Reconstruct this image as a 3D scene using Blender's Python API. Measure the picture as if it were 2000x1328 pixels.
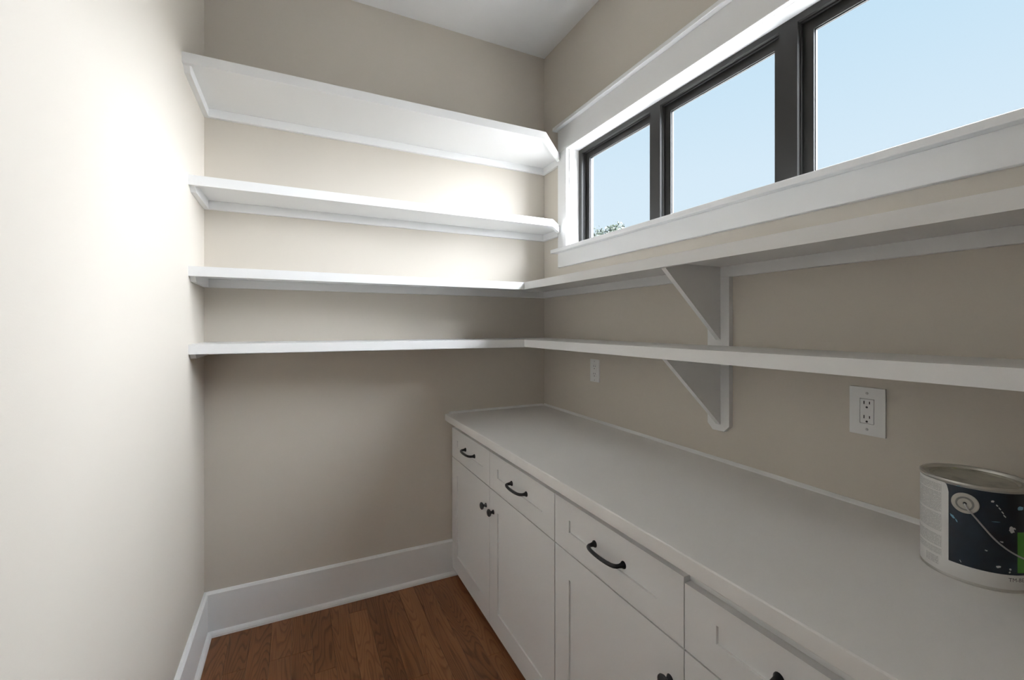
import bpy, bmesh, math, random
from mathutils import Vector, Matrix
random.seed(7)
R = math.radians
for o in list(bpy.data.objects): bpy.data.objects.remove(o)
scene = bpy.context.scene
COL = scene.collection

# ------------------------------------------------------------------ camera
cam_d = bpy.data.cameras.new('camera'); cam = bpy.data.objects.new('camera', cam_d); COL.objects.link(cam)
cam.location = (-1.3836, -2.3866, 1.386); cam.rotation_euler = (R(90), 0, R(-25.93))
cam_d.sensor_fit = 'HORIZONTAL'; cam_d.sensor_width = 36; cam_d.lens = 864.87 * 36 / 2000
cam_d.shift_y = -26.38 / 2000; cam_d.clip_start = .02; cam_d.clip_end = 500
scene.camera = cam

# ------------------------------------------------------------------ world, sun, exposure
scene.view_settings.view_transform = 'Standard'; scene.view_settings.look = 'None'
scene.view_settings.gamma = 1; scene.view_settings.use_curve_mapping = False
scene.view_settings.exposure = 0.0
world = bpy.data.worlds.new('sky'); scene.world = world; world.use_nodes = True
wt = world.node_tree; wt.nodes.clear()
wo = wt.nodes.new('ShaderNodeOutputWorld'); wb = wt.nodes.new('ShaderNodeBackground')
wc = wt.nodes.new('ShaderNodeTexCoord'); wsx = wt.nodes.new('ShaderNodeSeparateXYZ'); wr = wt.nodes.new('ShaderNodeValToRGB')
e = wr.color_ramp.elements
e[0].position = 0.0; e[0].color = (.76, .885, .985, 1)
e[1].position = 1.0; e[1].color = (.30, .55, .90, 1)
m_ = e.new(.30); m_.color = (.70, .845, .975, 1)
m_ = e.new(.55); m_.color = (.565, .775, .95, 1)
wt.links.new(wc.outputs['Generated'], wsx.inputs[0]); wt.links.new(wsx.outputs['Z'], wr.inputs[0])
wt.links.new(wr.outputs[0], wb.inputs[0]); wb.inputs[1].default_value = 1.0
wt.links.new(wb.outputs[0], wo.inputs[0])

sun_d = bpy.data.lights.new('hazy_sun_offscreen', 'SUN'); sun = bpy.data.objects.new('hazy_sun_offscreen', sun_d); COL.objects.link(sun)
sun_d.energy = 88; sun_d.angle = R(114); sun_d.color = (.875, .91, 1.0)
def aim(o, d): o.rotation_euler = Vector(d).to_track_quat('-Z', 'Y').to_euler()
aim(sun, (-1, .8, -.8)); sun.location = (4, -1, 6)

# ------------------------------------------------------------------ helpers
def tag(o, label=None, cat=None, group=None, kind=None):
    if label: o['label'] = label
    if cat: o['category'] = cat
    if group: o['group'] = group
    if kind: o['kind'] = kind
    return o
def empty(name, loc, label=None, cat=None, group=None, kind=None):
    o = bpy.data.objects.new(name, None); COL.objects.link(o); o.location = loc; o.empty_display_size = .1
    return tag(o, label, cat, group, kind)
def link(name, me, mat=None, parent=None, loc=None):
    o = bpy.data.objects.new(name, me); COL.objects.link(o)
    if mat and not me.materials: me.materials.append(mat)
    if parent:
        o.parent = parent
        base = parent.location.copy(); pp = parent.parent
        while pp: base += pp.location; pp = pp.parent
    else: base = Vector((0, 0, 0))
    o.location = (Vector(loc) if loc else base) - base if loc else (0, 0, 0)
    return o
def finish(bm, name, mat, parent=None, origin=None, smooth=False, bevel=0, seg=1, angle=30):
    """bm in world coordinates -> mesh object with its own origin, optionally parented (parents only translate)"""
    if bevel:
        ed = [e for e in bm.edges if len(e.link_faces) == 2 and e.calc_face_angle(0) > R(angle)]
        bmesh.ops.bevel(bm, geom=ed, offset=bevel, segments=seg, affect='EDGES', profile=.5, clamp_overlap=True)
    bmesh.ops.recalc_face_normals(bm, faces=bm.faces)
    if origin is None:
        mn = Vector([min(v.co[i] for v in bm.verts) for i in range(3)]); mx = Vector([max(v.co[i] for v in bm.verts) for i in range(3)])
        origin = Vector(((mn.x + mx.x) / 2, (mn.y + mx.y) / 2, mn.z))
    origin = Vector(origin)
    bmesh.ops.translate(bm, verts=bm.verts, vec=-origin)
    me = bpy.data.meshes.new(name); bm.to_mesh(me); bm.free()
    if smooth:
        for p in me.polygons: p.use_smooth = True
        if smooth != 'all':
            me.set_sharp_from_angle(angle=R(40))
    return link(name, me, mat, parent, origin)
def box(bm, x0, x1, y0, y1, z0, z1):
    r = bmesh.ops.create_cube(bm, size=1)
    bmesh.ops.scale(bm, vec=(abs(x1 - x0), abs(y1 - y0), abs(z1 - z0)), verts=r['verts'])
    bmesh.ops.translate(bm, vec=((x0 + x1) / 2, (y0 + y1) / 2, (z0 + z1) / 2), verts=r['verts'])
    return r['verts']
def prism(bm, pts, z0, z1):
    """horizontal polygon extruded in z"""
    b = [bm.verts.new((x, y, z0)) for x, y in pts]; t = [bm.verts.new((x, y, z1)) for x, y in pts]
    n = len(pts); bm.faces.new(b[::-1]); bm.faces.new(t)
    for i in range(n): bm.faces.new((b[i], b[(i + 1) % n], t[(i + 1) % n], t[i]))
def sweep(bm, prof, a, b):
    """extrude closed list of 3-d points prof (at a) along vector b-a"""
    d = Vector(b) - Vector(a); A = [bm.verts.new(Vector(p)) for p in prof]; B = [bm.verts.new(Vector(p) + d) for p in prof]
    n = len(prof); bm.faces.new(A); bm.faces.new(B[::-1])
    for i in range(n): bm.faces.new((A[i], B[i], B[(i + 1) % n], A[(i + 1) % n]))
def ring(bm, x0, x1, yo0, yo1, zo0, zo1, yi0, yi1, zi0, zi1):
    """rectangular frame with a hole, lying in the yz plane, x0..x1 thick"""
    def loop(x, a, b, c, d): return [bm.verts.new((x, y, z)) for y, z in ((a, c), (b, c), (b, d), (a, d))]
    of, inf = loop(x0, yo0, yo1, zo0, zo1), loop(x0, yi0, yi1, zi0, zi1)
    ob, inb = loop(x1, yo0, yo1, zo0, zo1), loop(x1, yi0, yi1, zi0, zi1)
    for i in range(4):
        j = (i + 1) % 4
        bm.faces.new((of[i], of[j], inf[j], inf[i])); bm.faces.new((ob[i], inb[i], inb[j], ob[j]))
        bm.faces.new((of[i], ob[i], ob[j], of[j])); bm.faces.new((inf[i], inf[j], inb[j], inb[i]))
def tube(bm, pts, rad, seg=12, flat=None):
    pts = [Vector(p) for p in pts]; rings = []
    n = len(pts); up = None
    for i, p in enumerate(pts):
        t = (pts[min(i + 1, n - 1)] - pts[max(i - 1, 0)]).normalized()
        if up is None:
            up = Vector((0, 0, 1)) if abs(t.z) < .9 else Vector((1, 0, 0))
        s = t.cross(up).normalized(); up = s.cross(t).normalized()
        r = rad[i] if isinstance(rad, (list, tuple)) else rad
        rings.append([bm.verts.new(p + s * r * math.cos(2 * math.pi * k / seg) + up * r * math.sin(2 * math.pi * k / seg)) for k in range(seg)])
    for a, b in zip(rings, rings[1:]):
        for k in range(seg): bm.faces.new((a[k], a[(k + 1) % seg], b[(k + 1) % seg], b[k]))
    bm.faces.new(rings[0][::-1]); bm.faces.new(rings[-1])
def lathe(bm, prof, M, seg=48, cap0=True, cap1=True):
    """prof: (radius, height) pairs about local z, transformed by M"""
    rings = []
    for r, h in prof:
        if r < 1e-6: rings.append([bm.verts.new(M @ Vector((0, 0, h)))])
        else: rings.append([bm.verts.new(M @ Vector((r * math.cos(2 * math.pi * k / seg), r * math.sin(2 * math.pi * k / seg), h))) for k in range(seg)])
    for a, b in zip(rings, rings[1:]):
        if len(a) == 1 and len(b) == 1: continue
        for k in range(seg):
            j = (k + 1) % seg
            if len(a) == 1: bm.faces.new((a[0], b[j], b[k]))
            elif len(b) == 1: bm.faces.new((a[k], a[j], b[0]))
            else: bm.faces.new((a[k], a[j], b[j], b[k]))
    if cap0 and len(rings[0]) > 1: bm.faces.new(rings[0][::-1])
    if cap1 and len(rings[-1]) > 1: bm.faces.new(rings[-1])

# ------------------------------------------------------------------ materials
def mat(name, color, rough=.5, metal=0, bump=0, bscale=200, spec=.5, vary=0, vscale=3):
    m = bpy.data.materials.new(name); m.use_nodes = True; nt = m.node_tree; p = nt.nodes['Principled BSDF']
    p.inputs['Base Color'].default_value = (*color, 1); p.inputs['Roughness'].default_value = rough
    p.inputs['Metallic'].default_value = metal; p.inputs['Specular IOR Level'].default_value = spec
    tc = nt.nodes.new('ShaderNodeTexCoord')
    if bump:
        n = nt.nodes.new('ShaderNodeTexNoise'); n.inputs['Scale'].default_value = bscale; n.inputs['Detail'].default_value = 2
        b = nt.nodes.new('ShaderNodeBump'); b.inputs['Strength'].default_value = bump; b.inputs['Distance'].default_value = .001
        nt.links.new(tc.outputs['Object'], n.inputs['Vector']); nt.links.new(n.outputs['Fac'], b.inputs['Height']); nt.links.new(b.outputs[0], p.inputs['Normal'])
    if vary:
        n = nt.nodes.new('ShaderNodeTexNoise'); n.inputs['Scale'].default_value = vscale; n.inputs['Detail'].default_value = 4
        r = nt.nodes.new('ShaderNodeValToRGB'); r.color_ramp.elements[0].position = .3; r.color_ramp.elements[1].position = .7
        r.color_ramp.elements[0].color = (*[c * (1 - vary) for c in color], 1); r.color_ramp.elements[1].color = (*[min(1, c * (1 + vary)) for c in color], 1)
        nt.links.new(tc.outputs['Object'], n.inputs['Vector']); nt.links.new(n.outputs['Fac'], r.inputs[0]); nt.links.new(r.outputs[0], p.inputs['Base Color'])
    return m
M_WALL = mat('greige_wall_paint', (.64, .59, .515), .62, bump=.12, bscale=260, spec=.3)
M_CEIL = mat('ceiling_paint', (.91, .908, .90), .8, bump=.1, bscale=220, spec=.2)
M_TRIM = mat('white_trim_paint', (.86, .86, .85), .38, bump=.04, bscale=90, spec=.4)
M_CAB = mat('white_cabinet_paint', (.86, .86, .85), .40, bump=.03, bscale=80, spec=.4)
M_TOP = mat('white_quartz', (.85, .835, .81), .42, vary=.012, vscale=6, spec=.4)
M_BLACK = mat('black_iron', (.012, .012, .014), .42, bump=.1, bscale=300)
M_BRONZE = mat('dark_bronze_frame', (.032, .031, .029), .45, bump=.05, bscale=200, spec=.3)
M_PLATE = mat('outlet_plastic', (.82, .82, .81), .3)
M_SLOT = mat('outlet_slot', (.015, .015, .015), .6)
M_SCREW = mat('plate_screw', (.55, .55, .54), .35)
M_STEEL = mat('tinplate', (.62, .61, .57), .28, metal=1, bump=.15, bscale=40)
M_DARKSTEEL = mat('tinplate_seam', (.25, .25, .24), .4, metal=1)
M_LABEL = mat('label_white', (.74, .73, .71), .45)
M_EAR = mat('ear_plastic', (.52, .50, .45), .45)
M_GREEN = mat('label_green', (.075, .28, .03), .4)
M_PRINT = mat('label_print', (.10, .09, .10), .6)
M_SPLAT = mat('dried_white_paint', (.62, .63, .62), .5)
M_SPLATB = mat('dried_blue_paint', (.20, .42, .55), .5)
M_WIRE = mat('bail_wire', (.50, .50, .50), .35, metal=.6)
M_BOUNCE_GROUND = mat('pale_bounce_ground', (.52, .50, .47), .9, vary=.2, vscale=1.5)  # unseen ground, kept pale so it bounces daylight up into the room
M_LEAF = mat('leaf_green', (.040, .052, .034), .6, vary=.4, vscale=2)
M_BARK = mat('bark', (.07, .055, .04), .9, bump=.6, bscale=30)
M_SIDING = mat('outer_siding', (.5, .5, .48), .7)

m = bpy.data.materials.new('label_navy'); m.use_nodes = True; nt = m.node_tree; p = nt.nodes['Principled BSDF']
tc = nt.nodes.new('ShaderNodeTexCoord'); n = nt.nodes.new('ShaderNodeTexNoise'); n.inputs['Scale'].default_value = 22; n.inputs['Detail'].default_value = 5
r = nt.nodes.new('ShaderNodeValToRGB'); r.color_ramp.elements[0].position = .35; r.color_ramp.elements[0].color = (.0035, .006, .014, 1)
r.color_ramp.elements[1].position = .75; r.color_ramp.elements[1].color = (.009, .024, .044, 1)
nt.links.new(tc.outputs['Object'], n.inputs['Vector']); nt.links.new(n.outputs['Fac'], r.inputs[0]); nt.links.new(r.outputs[0], p.inputs['Base Color'])
p.inputs['Roughness'].default_value = .35; M_NAVY = m

# fine print: rows of tiny grey type, UV = (arc metres, height metres)
m = bpy.data.materials.new('label_fine_print'); m.use_nodes = True; nt = m.node_tree; p = nt.nodes['Principled BSDF']; L = nt.links.new
uv = nt.nodes.new('ShaderNodeUVMap'); sx = nt.nodes.new('ShaderNodeSeparateXYZ'); L(uv.outputs[0], sx.inputs[0])
def math_(op, a, b=None, nt=nt):
    q = nt.nodes.new('ShaderNodeMath'); q.operation = op
    for i, v in enumerate((a, b)):
        if v is None: continue
        if isinstance(v, (int, float)): q.inputs[i].default_value = v
        else: nt.links.new(v, q.inputs[i])
    return q.outputs[0]
row = math_('GREATER_THAN', math_('FRACT', math_('MULTIPLY', sx.outputs['Y'], 520)), .42)
par = nt.nodes.new('ShaderNodeTexNoise'); par.noise_dimensions = '1D'; par.inputs['Scale'].default_value = 70; L(sx.outputs['Y'], par.inputs['W'])
para = math_('GREATER_THAN', par.outputs['Fac'], .41)
cb = nt.nodes.new('ShaderNodeCombineXYZ'); L(math_('MULTIPLY', sx.outputs['X'], 900), cb.inputs[0]); L(math_('MULTIPLY', math_('FLOOR', math_('MULTIPLY', sx.outputs['Y'], 520)), 7.3), cb.inputs[1])
wd = nt.nodes.new('ShaderNodeTexNoise'); wd.inputs['Scale'].default_value = 1.0; wd.inputs['Detail'].default_value = 1; L(cb.outputs[0], wd.inputs['Vector'])
word = math_('GREATER_THAN', wd.outputs['Fac'], .42)
fac = math_('MULTIPLY', math_('MULTIPLY', row, para), word)
mx = nt.nodes.new('ShaderNodeMixRGB'); L(fac, mx.inputs[0]); mx.inputs[1].default_value = (.74, .73, .71, 1); mx.inputs[2].default_value = (.40, .40, .39, 1)
L(mx.outputs[0], p.inputs['Base Color']); p.inputs['Roughness'].default_value = .45; M_FINE = m

# can lid: steel with dried yellow-green paint
m = bpy.data.materials.new('paint_smeared_lid'); m.use_nodes = True; nt = m.node_tree; p = nt.nodes['Principled BSDF']; L = nt.links.new
tc = nt.nodes.new('ShaderNodeTexCoord'); n = nt.nodes.new('ShaderNodeTexNoise'); n.inputs['Scale'].default_value = 16; n.inputs['Detail'].default_value = 5
L(tc.outputs['Object'], n.inputs['Vector']); r = nt.nodes.new('ShaderNodeValToRGB'); ce = r.color_ramp.elements
ce[0].position = .30; ce[0].color = (.16, .15, .12, 1); ce[1].position = .66; ce[1].color = (.48, .52, .15, 1); q = ce.new(.44); q.color = (.42, .40, .33, 1); q = ce.new(.58); q.color = (.50, .49, .40, 1)
L(n.outputs['Fac'], r.inputs[0]); L(r.outputs[0], p.inputs['Base Color']); p.inputs['Metallic'].default_value = .15; p.inputs['Roughness'].default_value = .38; M_LID = m

# window glass: clear, faint reflection
m = bpy.data.materials.new('window_glass'); m.use_nodes = True; nt = m.node_tree; nt.nodes.clear(); L = nt.links.new
out = nt.nodes.new('ShaderNodeOutputMaterial'); tr = nt.nodes.new('ShaderNodeBsdfTransparent'); gl = nt.nodes.new('ShaderNodeBsdfGlossy'); ms = nt.nodes.new('ShaderNodeMixShader')
tr.inputs[0].default_value = (.98, .99, .985, 1); gl.inputs['Roughness'].default_value = 0.0
ms.inputs[0].default_value = .0015; L(tr.outputs[0], ms.inputs[1]); L(gl.outputs[0], ms.inputs[2]); L(ms.outputs[0], out.inputs[0]); M_GLASS = m

# oak planks
m = bpy.data.materials.new('stained_oak'); m.use_nodes = True; nt = m.node_tree; p = nt.nodes['Principled BSDF']; L = nt.links.new
tc = nt.nodes.new('ShaderNodeTexCoord'); oi = nt.nodes.new('ShaderNodeObjectInfo')
off = nt.nodes.new('ShaderNodeVectorMath'); off.operation = 'MULTIPLY_ADD'
cr = nt.nodes.new('ShaderNodeCombineXYZ'); 
for i in range(3): L(oi.outputs['Random'], cr.inputs[i])
L(cr.outputs[0], off.inputs[0]); off.inputs[1].default_value = (37, 91, 53); L(tc.outputs['Object'], off.inputs[2])
def mapped(sx_, sy_, sz_):
    q = nt.nodes.new('ShaderNodeVectorMath'); q.operation = 'MULTIPLY'; L(off.outputs[0], q.inputs[0]); q.inputs[1].default_value = (sx_, sy_, sz_); return q.outputs[0]
def noise(vec, scale, det=2, dist=0):
    q = nt.nodes.new('ShaderNodeTexNoise'); q.inputs['Scale'].default_value = scale; q.inputs['Detail'].default_value = det; q.inputs['Distortion'].default_value = dist; L(vec, q.inputs['Vector']); return q.outputs['Fac']
def mth(op, a, b=None): return math_(op, a, b, nt)
field = noise(mapped(11, 1.15, 3), 1.0, 1.2, .12)
rings = mth('FRACT', mth('MULTIPLY', field, 26))
rr = nt.nodes.new('ShaderNodeValToRGB'); L(rings, rr.inputs[0]); ce = rr.color_ramp.elements
ce[0].position = 0; ce[0].color = (.22, .22, .22, 1); ce[1].position = 1; ce[1].color = (.24, .24, .24, 1); q = ce.new(.18); q.color = (.74, .74, .74, 1); q = ce.new(.72); q.color = (.66, .66, .66, 1)
pores = noise(mapped(420, 9, 60), 1.0, 2)
broad = noise(mapped(6, .8, 2), 1.0, 3)
g1 = mth('ADD', mth('MULTIPLY', rr.outputs[0], .50), mth('MULTIPLY', pores, .34)); g2 = mth('ADD', g1, mth('MULTIPLY', mth('SUBTRACT', broad, .5), .55))
g3 = mth('ADD', g2, mth('MULTIPLY', mth('SUBTRACT', oi.outputs['Random'], .5), .22))
cramp = nt.nodes.new('ShaderNodeValToRGB'); L(g3, cramp.inputs[0]); ce = cramp.color_ramp.elements
ce[0].position = .15; ce[0].color = (.115, .047, .020, 1); ce[1].position = .85; ce[1].color = (.39, .176, .078, 1); q = ce.new(.5); q.color = (.25, .103, .044, 1)
kn = nt.nodes.new('ShaderNodeTexVoronoi'); kn.inputs['Scale'].default_value = 1.0; L(mapped(6, 2.6, 1), kn.inputs['Vector'])
knot = nt.nodes.new('ShaderNodeValToRGB'); L(kn.outputs['Distance'], knot.inputs[0]); knot.color_ramp.elements[0].position = .03; knot.color_ramp.elements[0].color = (.25, .22, .2, 1); knot.color_ramp.elements[1].position = .10; knot.color_ramp.elements[1].color = (1, 1, 1, 1)
mu = nt.nodes.new('ShaderNodeMixRGB'); mu.blend_type = 'MULTIPLY'; mu.inputs[0].default_value = .8; L(cramp.outputs[0], mu.inputs[1]); L(knot.outputs[0], mu.inputs[2])
L(mu.outputs[0], p.inputs['Base Color']); p.inputs['Roughness'].default_value = .42; p.inputs['Specular IOR Level'].default_value = .35
b = nt.nodes.new('ShaderNodeBump'); b.inputs['Strength'].default_value = .12; b.inputs['Distance'].default_value = .0006; L(g1, b.inputs['Height']); L(b.outputs[0], p.inputs['Normal']); M_OAK = m

# ------------------------------------------------------------------ room dimensions
XL = -1.7563; YR = -3.15; ZC = 3.048
WY0, WY1 = -.282, -2.076          # window frame outer, along the wall
WZ0, WZ1 = 1.800, 2.388
ST = dict(kind='structure')

# floor: subfloor + separate oak planks
bm = bmesh.new(); box(bm, XL - .1, .1, YR - .1, .1, -.06, -.019)
floor = finish(bm, 'floor', M_OAK, origin=(0, 0, 0)); tag(floor, 'stained brown oak plank floor', 'floor', **ST)
PW = .0826; plank_meshes = {}
def plank_mesh(length, width=PW):
    k = (round(length, 3), round(width, 3))
    if k not in plank_meshes:
        bm = bmesh.new(); box(bm, -width / 2 + .0003, width / 2 - .0003, -length / 2 + .0003, length / 2 - .0003, -.019, 0)
        top = [e for e in bm.edges if all(v.co.z > -.001 for v in e.verts)]
        bmesh.ops.bevel(bm, geom=top, offset=.0007, segments=1, affect='EDGES')
        me = bpy.data.meshes.new('plank'); bm.to_mesh(me); bm.free(); me.materials.append(M_OAK); plank_meshes[k] = me
    return plank_meshes[k]
joints = {0: -.302, 1: -.452, 5: -.649, 9: -.668, -2: -.9, 2: -.95, 3: -.12, 4: -1.15, 6: -.9, 7: -1.3, 8: -1.05}
i = -5; x = -1.4035 + i * PW
while x < -.02:
    x0, x1 = max(x, XL), min(x + PW, 0)
    if x1 - x0 > .012:
        y = 0.0; j = joints.get(i, -random.choice((.3, .5, .7, .9, 1.1)))
        cuts = [0.0, j]
        while cuts[-1] > YR: cuts.append(cuts[-1] - random.choice((.55, .7, .85, 1.0, 1.2)))
        cuts[-1] = YR
        for a, bb in zip(cuts, cuts[1:]):
            if a - bb < .01: continue
            o = link('plank', plank_mesh(a - bb, x1 - x0), M_OAK, floor, ((x0 + x1) / 2, (a + bb) / 2, 0))
    x += PW; i += 1

bm = bmesh.new(); box(bm, XL - .1, .16, YR - .1, .1, ZC, ZC + .1)
tag(finish(bm, 'ceiling', M_CEIL), 'flat off-white painted ceiling', 'ceiling', **ST)
bm = bmesh.new(); box(bm, XL - .1, .16, 0, .1, -.06, ZC + .1)
tag(finish(bm, 'wall_back', M_WALL), 'beige painted wall carrying the long shelves', 'wall', **ST)
bm = bmesh.new(); box(bm, XL - .1, XL, YR - .1, 0, -.06, ZC + .1)
tag(finish(bm, 'wall_left', M_WALL), 'bare brightly lit painted wall opposite the window', 'wall', **ST)
bm = bmesh.new(); oy0, oy1, oz0, oz1 = WY0 + .018, WY1 - .018, WZ0 - .01, WZ1 + .018
ring(bm, 0, .155, YR - .1, 0, -.06, ZC + .1, oy1, oy0, oz0, oz1)
tag(finish(bm, 'wall_right', M_WALL), 'beige painted wall with the high strip window', 'wall', **ST)
# unseen rear wall; its doorway and unlit hall were added to let light in
DX0, DX1, DZ = -1.70, -.98, 2.08
bm = bmesh.new(); pts = [(XL - .1, -.06), (DX0, -.06), (DX0, DZ), (DX1, DZ), (DX1, -.06), (.155, -.06), (.155, ZC + .1), (XL - .1, ZC + .1)]
sweep(bm, [(a, YR, c) for a, c in pts], (0, YR, 0), (0, YR - .12, 0))
tag(finish(bm, 'wall_rear', M_WALL), 'unseen painted end wall with added open doorway to the added hall', 'wall', **ST)
bm = bmesh.new(); box(bm, -3.2, .9, YR - 2.5, YR - .12, -.06, 0)
tag(finish(bm, 'floor_added_hall', M_OAK), 'unseen oak floor of the added hall beyond the doorway', 'floor', **ST)
bm = bmesh.new(); box(bm, -3.2, .9, YR - 2.6, YR - 2.5, -.06, 2.75); box(bm, -3.3, -3.2, YR - 2.6, YR - .12, -.06, 2.75); box(bm, .9, 1.0, YR - 2.6, YR - .12, -.06, 2.75)
tag(finish(bm, 'wall_added_hall', M_WALL), 'unseen beige painted walls of the added hall beyond the doorway', 'wall', **ST)
bm = bmesh.new(); box(bm, -3.3, 1.0, YR - 2.6, YR - .12, 2.75, 2.85)
tag(finish(bm, 'ceiling_added_hall', M_CEIL), 'unseen white ceiling of the added hall beyond the doorway', 'ceiling', **ST)

# baseboards with shoe moulding
BH = .1949
def base_prof(t, h): return [(0, 0), (t, 0), (t, h - .009), (t - .007, h), (0, h)]
def shoe_prof(t, s=.017, h=.021):
    return [(t, 0), (t + s, 0)] + [(t + s * math.cos(a), h * math.sin(a)) for a in (R(25), R(50), R(72))] + [(t, h)]
bm = bmesh.new(); sweep(bm, [(XL, -d, z) for d, z in base_prof(.016, BH)], (XL, 0, 0), (-.53, 0, 0))
bb = finish(bm, 'baseboard_back', M_TRIM); tag(bb, 'tall white baseboard along the wall beneath the shelves', 'baseboard', **ST)
bm = bmesh.new(); sweep(bm, [(XL, -d, z) for d, z in shoe_prof(.016)], (XL, 0, 0), (-.53, 0, 0)); finish(bm, 'shoe_molding', M_TRIM, bb)
bm = bmesh.new(); sweep(bm, [(XL + d, -.001, z) for d, z in base_prof(.016, BH)], (0, 0, 0), (0, YR + .002, 0))
bb = finish(bm, 'baseboard_left', M_TRIM); tag(bb, 'white baseboard along the bare bright wall', 'baseboard', **ST)
bm = bmesh.new(); sweep(bm, [(XL + d, -.001, z) for d, z in shoe_prof(.016)], (0, 0, 0), (0, YR + .002, 0)); finish(bm, 'shoe_molding', M_TRIM, bb)

# ------------------------------------------------------------------ window trim
CY0, CY1 = -.190, -2.168          # outer edges of the side casings
CI0, CI1 = -.277, -2.081          # inner edges
HZ = 2.389
tr = empty('trim_1', (0, (CY0 + CY1) / 2, 1.727), 'white painted casing around the high strip window', 'window trim', **ST)
bm = bmesh.new(); box(bm, -.020, 0, CY1, CY0, HZ, 2.520); finish(bm, 'head_casing', M_TRIM, tr, bevel=.0015)
bm = bmesh.new(); box(bm, -.044, 0, CY1 - .022, CY0 + .022, 2.520, 2.540); finish(bm, 'cap', M_TRIM, tr, bevel=.002)
for a, b_ in ((CY0, CI0), (CI1, CY1)):
    bm = bmesh.new(); box(bm, -.020, 0, b_, a, 1.833, HZ); finish(bm, 'side_casing', M_TRIM, tr, bevel=.0015)
bm = bmesh.new(); box(bm, -.050, 0, CY1 - .035, CY0 + .035, 1.811, 1.833); box(bm, -.001, .150, WY1, WY0, 1.811, 1.833); finish(bm, 'stool', M_TRIM, tr, bevel=.003, seg=2)
bm = bmesh.new(); box(bm, -.020, 0, CY1, CY0, 1.727, 1.811); finish(bm, 'apron', M_TRIM, tr, bevel=.0015)
for a, b_ in ((WY0, oy0), (oy1, WY1)):
    bm = bmesh.new(); box(bm, -.0005, .150, a, b_, 1.80, WZ1 + .017); finish(bm, 'jamb', M_TRIM, tr, bevel=.001)
bm = bmesh.new(); box(bm, -.0005, .150, WY1, WY0, WZ1, WZ1 + .017); finish(bm, 'jamb', M_TRIM, tr, bevel=.001)

# three dark window units
PITCH = (WY0 - WY1) / 3
for k, txt in enumerate(('dark bronze framed window pane unit nearest the shelved wall', 'middle dark bronze window unit of the strip of three', 'dark bronze window unit above the paint can')):
    a = WY0 - k * PITCH; b_ = a - PITCH
    w = empty('window_%d' % (k + 1), (.10, (a + b_) / 2, WZ0), txt, 'window', **ST)
    bm = bmesh.new(); ring(bm, .063, .145, b_, a, WZ0 + .002, WZ1, b_ + .030, a - .030, 1.842, WZ1 - .022); finish(bm, 'frame', M_BRONZE, w, bevel=.0025)
    bm = bmesh.new(); ring(bm, .076, .080, b_ + .004, a - .004, 1.835, WZ1 - .004, b_ + .034, a - .034, 1.845, WZ1 - .027); finish(bm, 'glazing_stop', M_BRONZE, w, bevel=.001)
    bm = bmesh.new(); ring(bm, .092, .110, b_ + .029, a - .029, 1.842, WZ1 - .021, b_ + .064, a - .064, 1.874, WZ1 - .056); sash = finish(bm, 'sash', M_BRONZE, w, bevel=.003)
    bm = bmesh.new(); ring(bm, .0985, .1005, b_ + .060, a - .060, 1.870, WZ1 - .052, b_ + .0665, a - .0665, 1.877, WZ1 - .0585); finish(bm, 'gasket', M_BRONZE, sash)
    bm = bmesh.new(); box(bm, .1008, .1040, b_ + .055, a - .055, 1.866, WZ1 - .048); finish(bm, 'pane', M_GLASS, sash)

# ------------------------------------------------------------------ shelves
RE = -2.216                        # far end of right-wall runs
def offset_front(pts, d):
    """offset an open polyline to its right-hand... inner side by d (miter joints), ends kept on their walls"""
    P_ = [Vector(p) for p in pts]; out = []
    ns = []
    for a, b_ in zip(P_, P_[1:]):
        t = (b_ - a).normalized(); ns.append(Vector((-t.y, t.x)))
    for i_, p_ in enumerate(P_):
        if i_ == 0: n_ = ns[0]; out.append(p_ + n_ * d)
        elif i_ == len(P_) - 1: n_ = ns[-1]; out.append(p_ + n_ * d)
        else:
            n_ = (ns[i_ - 1] + ns[i_]).normalized(); out.append(p_ + n_ * (d / n_.dot(ns[i_])))
    return out
def nosing(front, z0, z1, parent):
    """front polyline left to right; nosing lies behind it (towards the wall)"""
    inn = offset_front(front, .019)
    for (a, b_), (c, d) in zip(zip(front, front[1:]), zip(inn, inn[1:])):
        bm = bmesh.new(); prism(bm, [tuple(a), tuple(b_), tuple(d), tuple(c)], z0, z1); finish(bm, 'nosing', M_TRIM, parent, bevel=.0016)
    return inn
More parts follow.
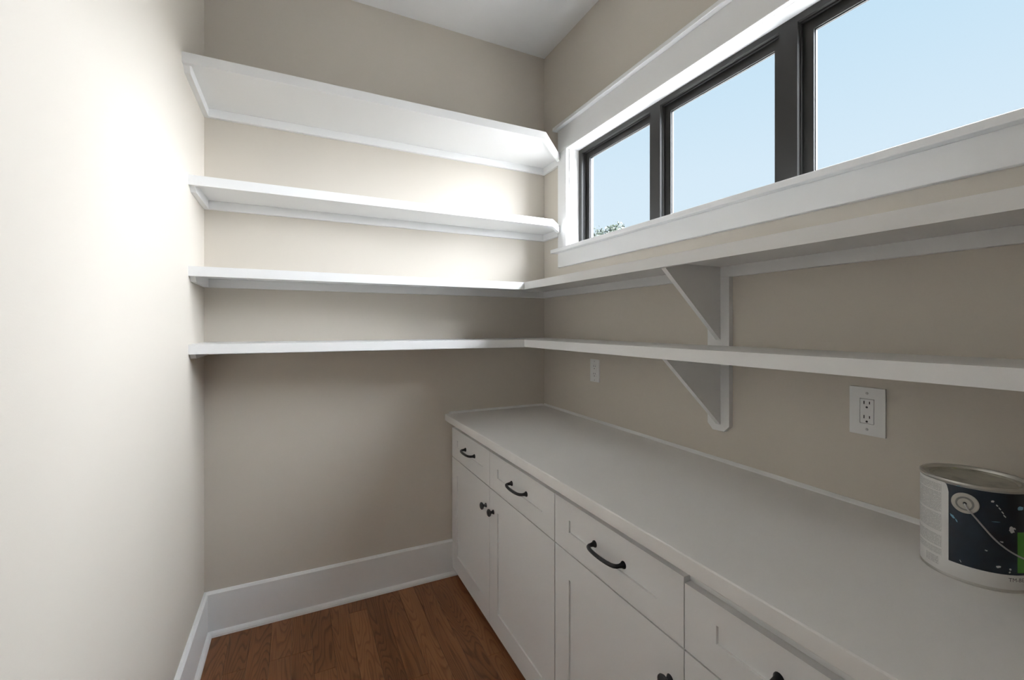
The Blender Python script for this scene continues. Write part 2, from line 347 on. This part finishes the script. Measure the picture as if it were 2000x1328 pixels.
def shelf(zt, front, label, right_run=False):
    t = empty('wall_shelf', (XL / 2, -.01, zt - .057), label, 'shelf')
    inn = nosing(front, zt - .038, zt, t); inn = [tuple(p_) for p_ in inn]
    zb = zt - .019
    if not right_run:
        # last front point sits on the right wall
        bm = bmesh.new(); prism(bm, [(XL, 0)] + [(XL, inn[0][1])] + inn[1:-1] + [(0, inn[-1][1] + inn[-1][0]), (0, 0)], zb, zt - .0004); finish(bm, 'board', M_TRIM, t)
    else:
        bm = bmesh.new(); prism(bm, [(XL, 0), (XL, inn[0][1]), inn[1], (-.0002, -.0002)], zb, zt - .0004); finish(bm, 'board', M_TRIM, t)
        bm = bmesh.new(); prism(bm, [(0, 0), (inn[1][0], inn[1][1]), (inn[2][0], RE), (0, RE)], zb, zt - .0004); finish(bm, 'board', M_TRIM, t)
    cz = zb - .038
    bm = bmesh.new(); box(bm, XL, 0, -.019, 0, cz, zb); finish(bm, 'cleat', M_TRIM, t, bevel=.001)
    d = inn[0][1]
    bm = bmesh.new(); sweep(bm, [(XL, y_, z_) for y_, z_ in ((-.019, zb), (d, zb), (d, zb - .016), (d + .022, cz), (-.019, cz))], (0, 0, 0), (.019, 0, 0)); finish(bm, 'cleat', M_TRIM, t, bevel=.001)
    yr = RE if right_run else -.189
    bm = bmesh.new(); box(bm, -.019, 0, yr, -.019, cz, zb); finish(bm, 'cleat', M_TRIM, t, bevel=.001)
    return t
shelf(2.379, [(XL, -.430), (-.240, -.430), (0, -.190)], 'topmost deep white shelf with a wide clipped corner beside the window')
shelf(1.9675, [(XL, -.324), (-.134, -.324), (0, -.190)], 'white shelf with small clipped corner, second shelf from the ceiling')
shelf(1.618, [(XL, -.324), (-.309, -.324), (-.309, RE)], 'white L-shaped corner shelf running right below the window', True)
shelf(1.317, [(XL, -.324), (-.309, -.324), (-.309, RE)], 'lowest white L-shaped corner shelf running above the outlets', True)

# brackets on the right wall
def bracket(ztop, zbot, clip, tipz, label):
    t = empty('shelf_bracket', (0, -1.277, zbot), label, 'bracket', 'triangular shelf brackets')
    y0, y1 = -1.322, -1.232; c = .022
    prof = [(y0, ztop), (y1, ztop), (y1, zbot + c), (y1 - c, zbot), (y0 + c, zbot), (y0, zbot + c)] if clip else [(y0, ztop), (y1, ztop), (y1, zbot), (y0, zbot)]
    bm = bmesh.new(); sweep(bm, [(0, a, z_) for a, z_ in prof], (0, 0, 0), (-.019, 0, 0)); finish(bm, 'wall_plate', M_TRIM, t, bevel=.0015)
    zt = ztop + .038
    bm = bmesh.new(); sweep(bm, [(x_, -1.287, z_) for x_, z_ in ((-.019, zt), (-.2895, zt), (-.2895, zt - .008), (-.279, zt - .021), (-.019, tipz))], (0, 0, 0), (0, .019, 0)); finish(bm, 'brace', M_TRIM, t, bevel=.001)
bracket(1.561, 1.317, False, 1.337, 'white triangular wall bracket standing on the lowest shelf')
bracket(1.2598, 1.0116, True, 1.034, 'white triangular wall bracket with clipped foot above the countertop')

# ------------------------------------------------------------------ cabinets
XF = -.5994; CT = .8989; CB = .8611
def knob(y_, z_, parent):
    bm = bmesh.new(); Mx = Matrix.Translation((XF + .0005, y_, z_)) @ Matrix.Rotation(R(-90), 4, 'Y')
    lathe(bm, [(.0105, 0), (.0095, .002), (.0062, .006), (.0055, .011), (.008, .0145), (.0145, .018), (.0165, .0215), (.0160, .0245), (.0115, .028), (0, .0295)], Mx, 28)
    finish(bm, 'knob', M_BLACK, parent, origin=(XF, y_, z_), smooth=True)
def handle(y_, z_, parent):
    x0 = XF + .0064
    prof = [(-.064, 0, .0105), (-.064, .003, .0098), (-.0638, .007, .0068), (-.0635, .015, .0056), (-.062, .022, .0058), (-.057, .028, .0058), (-.048, .032, .0056), (-.034, .035, .0055), (-.017, .0365, .0055), (0, .037, .0055)]
    prof = prof + [(-a, b_, c) for a, b_, c in prof[-2::-1]]
    bm = bmesh.new(); tube(bm, [(x0 - d, y_ + a, z_) for a, d, c in prof], [c for a, d, c in prof], 14)
    finish(bm, 'handle', M_BLACK, parent, origin=(x0, y_, z_), smooth=True)
def shaker(name, y0, y1, z0, z1, sw, rt, rb, parent):
    """y0 < y1"""
    bm = bmesh.new(); ring(bm, XF, XF + .020, y0, y1, z0, z1, y0 + sw, y1 - sw, z0 + rb, z1 - rt)
    d = finish(bm, name, M_CAB, parent, bevel=.0012)
    bm = bmesh.new(); box(bm, XF + .0062, XF + .0195, y0 + sw - .001, y1 - sw + .001, z0 + rb - .001, z1 - rt + .001); finish(bm, 'panel', M_CAB, d)
    return d
ys = [-.004, -.5424, -1.1045, -1.660, -2.2165]
for u, txt in ((0, 'white shaker base cabinet standing against the shelved wall'), (1, 'white shaker base cabinet below the paint can')):
    a, mid, b_ = ys[2 * u], ys[2 * u + 1], ys[2 * u + 2]
    t = empty('base_cabinet', (-.30, (a + b_) / 2, 0), txt, 'cabinet')
    bm = bmesh.new(); box(bm, XF + .0205, -.002, b_ + .0015, a - .0015, .048, CB); box(bm, -.525, -.02, b_ + .0015, a - .0015, 0, .049)
    finish(bm, 'body', M_CAB, t)
    for s, (p0, p1) in enumerate(((a, mid), (mid, b_))):
        hi = p0 - (.0026 if s == 0 else .0013); lo = p1 + (.0013 if s == 0 else .0026)
        zt = .822 if not (u == 1 and s == 1) else .810
        d = shaker('drawer', lo, hi, .6612, zt, .083, zt - .7645, .7255 - .6612, t)
        handle((lo + hi) / 2, .745, d)
        d = shaker('door', lo, hi, .0416, .6570, .083, .0835, .092, t)
        knob(lo + .041 if s == 0 else hi - .041, .5635, d)
bm = bmesh.new(); box(bm, -.6398, -.0005, RE - .012, -.0005, CB, CT)
top = finish(bm, 'countertop', M_TOP, bevel=.003, seg=2); tag(top, 'long off-white countertop on the white cabinets', 'countertop')
def quarter(s=.011): return [(0, 0), (s, 0), (s * .75, s * .42), (s * .42, s * .78), (s * .25, s), (0, s)]
bm = bmesh.new(); sweep(bm, [(-d, -.001, CT + z_) for d, z_ in quarter()], (0, 0, 0), (0, RE - .01, 0)); tag(finish(bm, 'trim_2', M_TRIM), 'thin white bead where the countertop meets the window wall', 'trim', **ST)
bm = bmesh.new(); sweep(bm, [(-.6150, -d, CT + z_) for d, z_ in quarter()], (0, 0, 0), (.604, 0, 0)); tag(finish(bm, 'trim_3', M_TRIM), 'thin white bead where the countertop meets the shelved wall', 'trim', **ST)

# ------------------------------------------------------------------ outlets
def outlet(yc, zc, w, h, label):
    t = empty('wall_outlet', (0, yc, zc - h / 2), label, 'outlet')
    bm = bmesh.new(); ring(bm, -.006, 0, yc - w / 2, yc + w / 2, zc - h / 2, zc + h / 2, yc - .0168, yc + .0168, zc - .0335, zc + .0335)
    pl = finish(bm, 'cover_plate', M_PLATE, t, bevel=.0018, seg=2)
    for s in (-1, 1):
        bm = bmesh.new(); lathe(bm, [(.0034, 0), (.0030, .0011), (0, .0013)], Matrix.Translation((-.0058, yc, zc + s * .0484)) @ Matrix.Rotation(R(-90), 4, 'Y'), 12); finish(bm, 'screw', M_SCREW, pl)
    bm = bmesh.new(); box(bm, -.0066, -.0005, yc - .0160, yc + .0160, zc - .0327, zc + .0327); rc = finish(bm, 'receptacle', M_PLATE, t, bevel=.001)
    for s in (-1, 1):
        zz = zc + s * .0192
        for dy, hh in ((.0064, .0088), (-.0064, .0070)):
            bm = bmesh.new(); box(bm, -.0068, -.006, yc + dy - .0012, yc + dy + .0012, zz + .003 - hh / 2 + .001, zz + .003 + hh / 2 + .001); finish(bm, 'slot', M_SLOT, rc)
        bm = bmesh.new(); lathe(bm, [(.0027, 0), (.0027, .0009)], Matrix.Translation((-.006, yc, zz - .0082)) @ Matrix.Rotation(R(-90), 4, 'Y'), 14); finish(bm, 'ground_hole', M_SLOT, rc)
outlet(-.5236, 1.159, .073, .115, 'small white wall outlet between the shelved wall and the bracket')
outlet(-1.7336, 1.158, .083, .128, 'larger white wall outlet above the paint can')

# ------------------------------------------------------------------ paint can
PX, PY, PR_, PH = -.166, -1.994, .079, .190
can = empty('paint_can', (PX, PY, CT), 'paint can with navy label, green square and wire bail', 'paint can')
T = Matrix.Translation((PX, PY, CT))
bm = bmesh.new(); r0 = PR_ - .0012
lathe(bm, [(r0 - .006, .0025), (r0 + .0004, 0), (r0 + .0016, .0015), (r0 + .0016, .0038), (r0, .0055), (r0, PH - .006)], T, 96, cap1=False); body = finish(bm, 'body', M_STEEL, can, origin=(PX, PY, CT), smooth=True)
bm = bmesh.new(); lathe(bm, [(r0, PH - .0075), (r0 + .0012, PH - .006), (r0 + .0024, PH - .003), (r0 + .0018, PH - .0005), (r0, PH + .0004), (r0 - .003, PH - .0005), (r0 - .0045, PH - .003), (r0 - .0055, PH - .006), (r0 - .011, PH - .0065), (r0 - .0125, PH - .004), (r0 - .0135, PH - .006)], T, 96, cap0=False, cap1=False); finish(bm, 'rim', M_STEEL, can, origin=(PX, PY, CT), smooth=True)
bm = bmesh.new(); lathe(bm, [(r0 - .0133, PH - .0075), (r0 - .0133, PH - .0042), (r0 - .015, PH - .0032), (r0 - .0175, PH - .0042), (r0 - .019, PH - .0068), (r0 - .024, PH - .0072), (r0 - .040, PH - .0066), (0, PH - .0066)], T, 96); finish(bm, 'lid', M_LID, can, origin=(PX, PY, CT), smooth=True)
def wrap(name, a0, a1, z0, z1, r, m_, parent, zt=None, n_=None, uvs=False, zb=None):
    """curved sheet on the can, angles in degrees; thin but closed"""
    n_ = n_ or max(3, int(abs(a1 - a0) / 3)); bm = bmesh.new(); uvl = bm.loops.layers.uv.new('UVMap') if uvs else None
    rows = []
    for i_ in range(n_ + 1):
        f_ = i_ / n_; a = R(a0 + (a1 - a0) * f_); hi_ = z1 if zt is None else zt(f_); lo_ = z0 if zb is None else zb(f_)
        rows.append([bm.verts.new((PX + rr_ * math.cos(a), PY + rr_ * math.sin(a), CT + h_)) for rr_, h_ in ((r, lo_), (r, hi_), (r - .0006, hi_), (r - .0006, lo_))])
    for i_ in range(n_):
        for k in range(4):
            f = bm.faces.new((rows[i_][k], rows[i_ + 1][k], rows[i_ + 1][(k + 1) % 4], rows[i_][(k + 1) % 4]))
            if uvs:
                for lp in f.loops:
                    ang = math.atan2(lp.vert.co.y - PY, lp.vert.co.x - PX) % (2 * math.pi); lp[uvl].uv = (ang * PR_, lp.vert.co.z - CT)
    bm.faces.new(rows[0]); bm.faces.new(rows[-1][::-1])
    return finish(bm, name, m_, parent, origin=(PX, PY, CT), smooth=True)
lab = wrap('label', 0, 359.9, .0065, PH - .008, PR_, M_LABEL, can, n_=120)
wrap('fine_print', 96, 164, .036, .180, PR_ + .0002, M_FINE, lab, uvs=True)
wrap('fine_print', 140, 160, .016, .031, PR_ + .0002, M_FINE, lab, uvs=True)
wrap('navy_panel', 172.5, 330, .0335, PH - .0085, PR_ + .0002, M_NAVY, lab)
wrap('navy_panel', 168.5, 172.6, .170, PH - .0085, PR_ + .0002, M_NAVY, lab, zb=lambda f_: PH - .0088 - .016 * f_ ** 2.2, n_=8)
wrap('green_square', 242, 296, .038, .1118, PR_ + .0004, M_GREEN, lab)
# printed code wrapped round the foot of the label
cu = bpy.data.curves.new('print', 'FONT'); cu.body = 'TM-BE'; cu.size = .0098; to = bpy.data.objects.new('print', cu); COL.objects.link(to)
dg = bpy.context.evaluated_depsgraph_get(); me = bpy.data.meshes.new_from_object(to.evaluated_get(dg)); bpy.data.objects.remove(to)
for v in me.vertices:
    a = R(231.5) + v.co.x / PR_; rr_ = PR_ + .0003
    v.co = (rr_ * math.cos(a), rr_ * math.sin(a), .0215 + v.co.y)
me.name = 'printed_code'; me.materials.clear(); link('printed_code', me, M_PRINT, lab, (PX, PY, CT))
# ear + bail
def on_can(a, z_, r): return Matrix.Translation((PX + r * math.cos(R(a)), PY + r * math.sin(R(a)), CT + z_)) @ Matrix.Rotation(R(a), 4, 'Z') @ Matrix.Rotation(R(90), 4, 'Y')
for a in (189.5, 9.5):
    bm = bmesh.new(); lathe(bm, [(.0190, -.002), (.0192, .0008), (.0180, .0022), (.0125, .0026), (.0105, .0028), (.0098, .0046), (.0080, .0040), (.0030, .0028), (.0022, .0005), (0, .0005)], on_can(a, .152, PR_ - .0005), 36)
    ear = finish(bm, 'ear', M_EAR, can, smooth=True)
    bm = bmesh.new(); lathe(bm, [(.0128, .0020), (.0128, .0034), (.0105, .0034), (.0105, .0020)], on_can(a, .152, PR_), 36); finish(bm, 'collar', M_DARKSTEEL, ear, smooth=True)
    bm = bmesh.new(); lathe(bm, [(.0026, 0), (.0022, .0012), (0, .0014)], on_can(a, .152, PR_ + .0022), 16); finish(bm, 'rivet', M_SLOT, ear)
pts = [(189.5, .152, .0030), (190.2, .1495, .0042), (192.5, .1435, .0075), (197, .1357, .0068), (204, .121, .0050), (216.3, .0962, .0036), (228, .081, .003), (240.7, .0700, .003), (255, .061, .003), (275, .056, .003), (300, .062, .003), (325, .085, .003), (345, .112, .004), (360, .138, .006), (368, .149, .0045), (369.5, .152, .003)]
fine = []
for (a, z_, d), (a2, z2, d2) in zip(pts, pts[1:]):
    for k in range(4): f_ = k / 4; fine.append((a + (a2 - a) * f_, z_ + (z2 - z_) * f_, d + (d2 - d) * f_))
fine.append(pts[-1])
for _ in range(3): fine = [fine[0]] + [tuple((p_[i_] + 2 * q_[i_] + s_[i_]) / 4 for i_ in range(3)) for p_, q_, s_ in zip(fine, fine[1:], fine[2:])] + [fine[-1]]
bm = bmesh.new(); tube(bm, [(PX + (PR_ + d) * math.cos(R(a)), PY + (PR_ + d) * math.sin(R(a)), CT + z_) for a, z_, d in fine], .00155, 8); finish(bm, 'bail', M_WIRE, can, smooth='all')
# dried splashes on the label
def splat(a, z_, w, h, rot, m_):
    bm = bmesh.new(); n_ = 14; c = bm.verts.new((PX + (PR_ + .0009) * math.cos(R(a)), PY + (PR_ + .0009) * math.sin(R(a)), CT + z_)); vs = []
    for k in range(n_):
        th = 2 * math.pi * k / n_; q_ = random.uniform(.65, 1.15); dx, dz = w * q_ * math.cos(th), h * q_ * math.sin(th)
        dx, dz = dx * math.cos(rot) - dz * math.sin(rot), dx * math.sin(rot) + dz * math.cos(rot); aa = R(a) + dx / PR_
        vs.append(bm.verts.new((PX + (PR_ + .0003) * math.cos(aa), PY + (PR_ + .0003) * math.sin(aa), CT + z_ + dz)))
    for k in range(n_): bm.faces.new((c, vs[k], vs[(k + 1) % n_]))
    finish(bm, 'paint_splash', m_, can, smooth='all')
for s in ((176.6, .1215, .0022, .0055, .7, M_SPLATB), (181, .115, .001, .004, .5, M_SPLATB), (215.5, .1645, .0030, .0020, .3, M_SPLAT), (220, .158, .0022, .0011, -.8, M_SPLAT), (222.5, .153, .0032, .0010, -.9, M_SPLAT), (225.5, .146, .0036, .0010, -1.0, M_SPLAT), (227.5, .140, .0030, .0012, -.9, M_SPLAT),
          (246, .1556, .0055, .0045, 0, M_SPLATB), (235.2, .1160, .0048, .0060, .3, M_SPLAT), (238.5, .1185, .0030, .0016, -.7, M_SPLAT), (209.5, .0721, .0022, .0013, -.2, M_SPLAT), (221.2, .046, .0042, .0022, .25, M_SPLAT), (233.5, .0440, .0018, .0022, 0, M_SPLAT), (232.9, .0385, .0016, .0020, 0, M_SPLAT), (185.1, .0395, .0008, .0028, .4, M_SPLAT), (224.5, .0925, .0028, .0014, -.2, M_SPLAT), (183, .182, .004, .0006, .2, M_SPLATB), (219, .128, .007, .0005, .1, M_SPLATB)):
    splat(*s)

# ------------------------------------------------------------------ outdoors
GZ = -.7
bm = bmesh.new(); box(bm, .156, 90, -60, 90, GZ - .2, GZ); tag(finish(bm, 'ground', M_BOUNCE_GROUND), 'unseen ground outside, made pale to bounce light up through the window', 'ground', **ST)
def tree(cx, cy, top, seed, label):
    rnd = random.Random(seed); t = empty('tree', (cx, cy, GZ), label, 'tree')
    bm = bmesh.new(); tube(bm, [(cx, cy, GZ - .05), (cx + .05, cy, GZ + 1.2), (cx - .04, cy + .08, GZ + 2.6), (cx, cy, top - 2.2)], [.24, .19, .15, .08], 12); finish(bm, 'trunk', M_BARK, t, smooth='all')
    lobes = []
    for k in range(16):
        a = rnd.uniform(0, 2 * math.pi); rr_ = rnd.uniform(.5, 2.1); z_ = top - 1.1 - rnd.random() * 2.6
        lobes.append((Vector((cx + rr_ * math.cos(a), cy + rr_ * math.sin(a), z_)), rnd.uniform(.6, 1.0)))
    lobes += [(Vector((cx - .05, cy - .1, top - .85)), .85), (Vector((cx + .1, cy - 1.05, top - .55)), .62), (Vector((cx, cy + 1.0, top - 1.0)), .8)]
    for c, rad in lobes:
        bm = bmesh.new(); st = Vector((cx, cy, max(GZ + 2.2, c.z - 1.6))); mid_ = (st + c) / 2 + Vector((0, 0, -.15)); tube(bm, [st, mid_, c], [.07, .045, .02], 8); finish(bm, 'branch', M_BARK, t, smooth='all')
    vs, fs = [], []
    for c, rad in lobes:
        for k in range(800):
            d = Vector((rnd.gauss(0, 1), rnd.gauss(0, 1), rnd.gauss(0, 1))).normalized(); q_ = c + d * rad * (rnd.random() ** .4) * rnd.uniform(.8, 1.12)
            n_ = (d + Vector((rnd.gauss(0, .6), rnd.gauss(0, .6), rnd.gauss(0, .6)))).normalized(); s_ = n_.orthogonal().normalized(); w_ = n_.cross(s_); l_ = rnd.uniform(.055, .095)
            b0 = len(vs); vs += [q_ - s_ * l_, q_ - s_ * l_ * .2 + w_ * l_ * .5, q_ + s_ * l_ * 1.1, q_ - s_ * l_ * .2 - w_ * l_ * .5]; fs.append((b0, b0 + 1, b0 + 2, b0 + 3))
    me = bpy.data.meshes.new('foliage'); me.from_pydata([tuple(v - t.location) for v in vs], [], fs); f = link('foliage', me, M_LEAF, t, (cx, cy, GZ)); f['kind'] = 'stuff'
tree(14, 17.7, 6.93, 3, 'leafy green tree top showing above the window stool')
